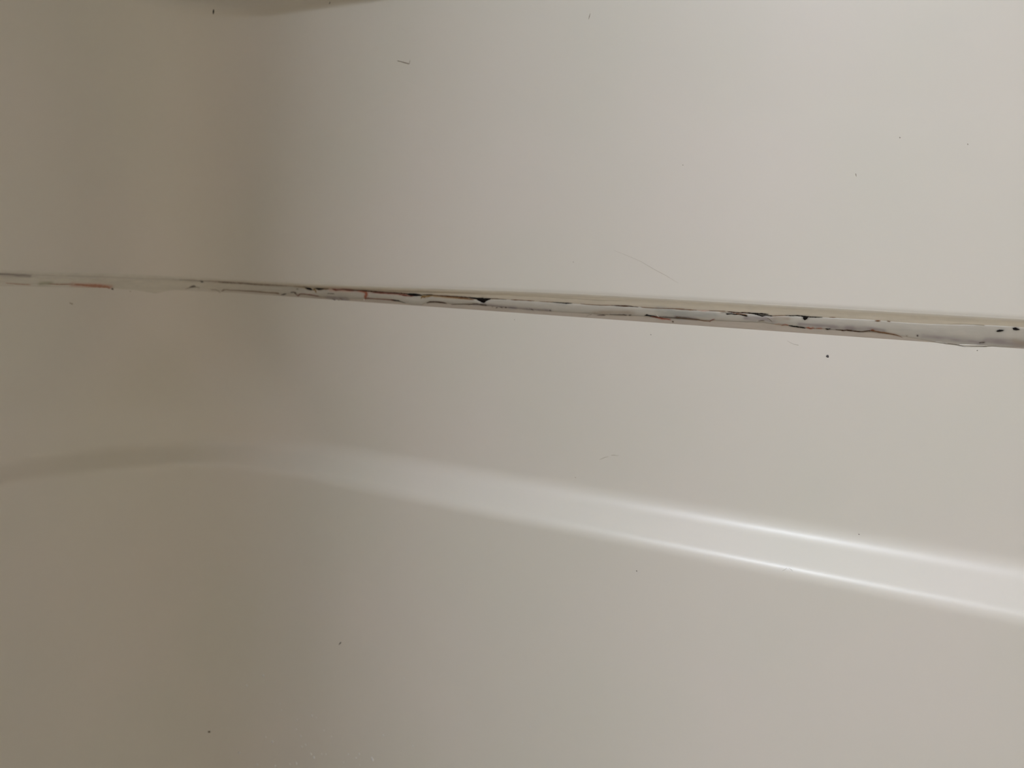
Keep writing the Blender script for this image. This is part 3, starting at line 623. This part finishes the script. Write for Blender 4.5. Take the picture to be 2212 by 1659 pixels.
TT, BB = edge_tables()
FILM_BASE = (0.50, 0.455, 0.365)
BEAD_BASE = (0.46, 0.432, 0.38)
f = joint_sheet('old_sealant_film', lambda s: (0.0082 - edge_drop(u_of_s(s)), np.full_like(s, Z_SEAM_BOT - .0006)), M['film'], FILM_BASE, 0.003, s0=-0.66, s1=1.58, nrow=44)
f['label'] = 'older beige sealant film filling the gap between the panels'
def bead_rows(s):
    zt = np.interp(s, TT[:, 0], TT[:, 1]) + 0.00012 * (noise(s + 1, s * 0 + 3, 400, 1) - .5)
    zb = np.interp(s, BB[:, 0], BB[:, 1]) + 0.0003 * (noise(s + 7, s * 0 + 9, 300, 1) - .5)
    return zt, zb
b = joint_sheet('sealant_bead', bead_rows, M['bead'], BEAD_BASE, 0.0012, s0=-0.60, s1=1.55, nrow=26)
b['label'] = 'newer grey white bead of silicone, peeling along both edges'

# ---------------------------------------------------------------- marks: ribbons with a low domed section lying on a surface
def ribbon(name, kind, pts, m, parent, lift=0.00008, dome=0.00008, jitter=0.35, step=0.0004, seed=0, aspect=1.0):
    P = np.array(pts, float)
    r = np.random.default_rng(seed)
    seg = np.hypot(np.diff(P[:, 0]), np.diff(P[:, 1])); L = np.concatenate([[0], np.cumsum(seg)])
    n = int(np.clip(np.ceil(L[-1] / step), 6, 220))
    q = np.linspace(0, L[-1], n + 1)
    s = np.interp(q, L, P[:, 0]); z = np.interp(q, L, P[:, 1]); w = np.interp(q, L, P[:, 2])
    if jitter:
        env = np.interp(np.arange(n + 1), np.arange(0, n + 4, 3), r.random(len(np.arange(0, n + 4, 3))))
        w = w * (1 + jitter * (r.random(n + 1) - .5) * 1.2) * (1 - jitter * 1.1 * (1 - env) ** 1.5)
        z = z + jitter * 0.22 * w * (r.random(n + 1) - .5) * 2
    w[0] *= .25; w[-1] *= .25
    ds = np.gradient(s); dz = np.gradient(z); l = np.hypot(ds, dz) + 1e-9
    ns, nz = -dz / l, ds / l
    R0 = 0.0
    def at(sv, zv, up):
        u = u_of_s(sv)
        if kind == 'joint':
            o = joint_o(sv, zv)
        elif kind == 'upper':
            o = prof_o(UPPER, zv)
        else:
            o = lower_o(u, zv)
        return sweep(u, zv, o + up)
    rows = []
    for k, up in ((-1, -.3), (-.55, .75), (0, 1.0), (.55, .75), (1, -.3)):
        h = lift + dome * up if up > 0 else -0.00006
        rows.append(at(s + ns * w / 2 * k, z + nz * w / 2 * k, h))
    V = np.concatenate(rows); N = n + 1
    F = []
    for j in range(4):
        for i in range(n):
            a = j * N + i
            F.append((a, a + 1, a + N + 1, a + N))
    # closed underneath
    for i in range(n):
        F.append((i, 4 * N + i, 4 * N + i + 1, i + 1))
    F.append((0, N, 2 * N, 3 * N, 4 * N)); F.append((n, 4 * N + n, 3 * N + n, 2 * N + n, N + n))
    return V, F

PART_LABEL = {'rust': 'orange red rust stain', 'rustsoft': 'soft salmon red rust stain', 'rustpale': 'faint pinkish rust line', 'darkred': 'dark red rust line',
              'amber': 'amber brown stain', 'brown': 'brown dirt line', 'dkbrown': 'dark brown dirt line', 'black': 'black mould',
              'grey': 'pale grey mould', 'dkgrey': 'dark grey mould', 'pale': 'raised shiny sliver of sealant', 'ridge': 'thin raised ridge of sealant'}
for i, (name, colr, pts) in enumerate(JOINT_MARKS):
    wide = 1.45 if name == 'gap_shade' else {'black': 1.35, 'dkbrown': 1.25, 'dkgrey': 1.15}.get(colr, 1.0)
    pts = [(a_, b_, c_ * wide) for a_, b_, c_ in pts]
    jit = {'gap_shade': .15, 'silver_ridge': .15}.get(name, .45)
    if name == 'silver_ridge': name = 'sealant_ridge'
    V, F = ribbon(name, 'joint', pts, M[colr], joint, seed=i, jitter=jit, lift=0.00006 + 0.00001 * (i % 5))
    o = link(name, V, F, M[colr], joint)
    o['label'] = 'painted black shade inside an open gap above the bead' if name == 'gap_shade' else PART_LABEL[colr]  # each open gap is a black ribbon painting the shade inside it

# ---------------------------------------------------------------- specks, hairs and chips lying on the panels
MARK_INFO = [
    ('short upright black dirt speck just under the shelf in the corner', 'speck'),
    ('small dark dirt speck at the top edge right of the corner', 'speck'),
    ('faint slanted grey dirt speck near the top middle of the upper panel', 'speck'),
    ('faint bent grey scuff on the upper panel right of the corner', 'scuff'),
    ('small grey dirt dot high on the bright right of the upper panel', 'speck'),
    ('faint tick shaped grey speck on the right of the upper panel', 'speck'),
    ('faint grey dot nearest the right end of the upper panel', 'speck'),
    ('tiny pale grey dot in the middle of the upper panel', 'speck'),
    ('tiny grey dot just above the seam left of the long hair', 'speck'),
    ('long thin pale hair lying on the upper panel above the seam', 'hair'),
    ('tiny dark dot just below the seam on the lower panel', 'speck'),
    ('tiny dark dot below the seam, left of the others there', 'speck'),
    ('short curved pale hair below the seam near the grey chip', 'hair'),
    ('square dark grey chip stuck on the lower panel below the seam', 'chip'),
    ('small dark dot under the right end of the seam', 'speck'),
    ('faint short grey hair above the ledge, left of two', 'hair'),
    ('short dark curved hair above the ledge, right of two', 'hair'),
    ('tiny black dot close above the bright ledge on the right', 'speck'),
    ('tiny black dot on the wall below the bright ledge', 'speck'),
    ('very faint tan dot above the ledge in the middle', 'speck'),
    ('black winged dirt speck low on the wall left of centre', 'speck'),
    ('round brown dirt speck near the lower left corner', 'speck'),
    ('blurred grey speck under the seam on the left wall', 'speck'),
    ('fine slanted scratch mark on the edge of the bright ledge, left of two', 'scuff'),
    ('fine bent scratch mark on the edge of the bright ledge, right of two', 'scuff'),
]
for i, (name, colr, kind, pts) in enumerate(PANEL_MARKS):
    P = np.array(pts); c = P[:, :2].mean(0)
    V, F = ribbon(name, kind, pts, M[colr], None, seed=50 + i, jitter=0.15 if name == 'hair' else .3,
                  lift=0.00003, dome=min(0.00025, 0.3 * P[:, 2].max()), step=0.0004)
    base = surf(kind, c[0], c[1])
    o = link(name, V - base, F, M[colr])
    o.location = (base[0], base[1], base[2] + SEAM)
    tag(o, MARK_INFO[i][0], MARK_INFO[i][1])

# water droplets low on the wall
def droplet(s, z, d, i):
    r = np.random.default_rng(900 + i)
    base = surf('lower', s, z)
    e = 1e-4
    a = surf('lower', s + e, z) - base; bb = surf('lower', s, z + e) - base
    a /= np.linalg.norm(a); bb /= np.linalg.norm(bb); n = np.cross(a, bb); n /= np.linalg.norm(n)
    V, F = [], []
    K, Jn = 14, 5
    for j in range(Jn):
        ph = j / Jn * math.pi / 2
        for k in range(K):
            th = 2 * math.pi * k / K
            sag = 1 + .18 * (math.sin(th) < 0) * abs(math.sin(th))
            V.append((math.cos(ph) * math.cos(th) * a * .95 + math.cos(ph) * math.sin(th) * bb * sag) * d / 2 + n * (math.sin(ph) * d * .26 - 2e-5 * (j == 0)))
    V.append(n * d * .26)
    for j in range(Jn - 1):
        for k in range(K):
            F.append((j * K + k, j * K + (k + 1) % K, (j + 1) * K + (k + 1) % K, (j + 1) * K + k))
    for k in range(K): F.append(((Jn - 1) * K + k, (Jn - 1) * K + (k + 1) % K, Jn * K))
    F.append(tuple(range(K))[::-1])
    o = link('water_droplet', V, F, M['water'])
    o.location = (base[0], base[1], base[2] + SEAM)
    return o
OWN = {0: 'largest pale water droplet low on the wall, bright at its lower side',
       3: 'bright pale droplet on the lower wall above the largest droplet',
       4: 'upper of two tiny bright droplets at the bottom middle',
       5: 'lower of two tiny bright droplets at the bottom middle',
       8: 'faint droplet highest of the scattered ones in the lower left'}
for i, (s, z, d) in enumerate(DROPLETS):
    o = droplet(s, z, d, i)
    tag(o, OWN.get(i, 'tiny pale water droplet among the scattered ones at the lower left of the wall'), 'droplet', 'water droplets low on the wall')
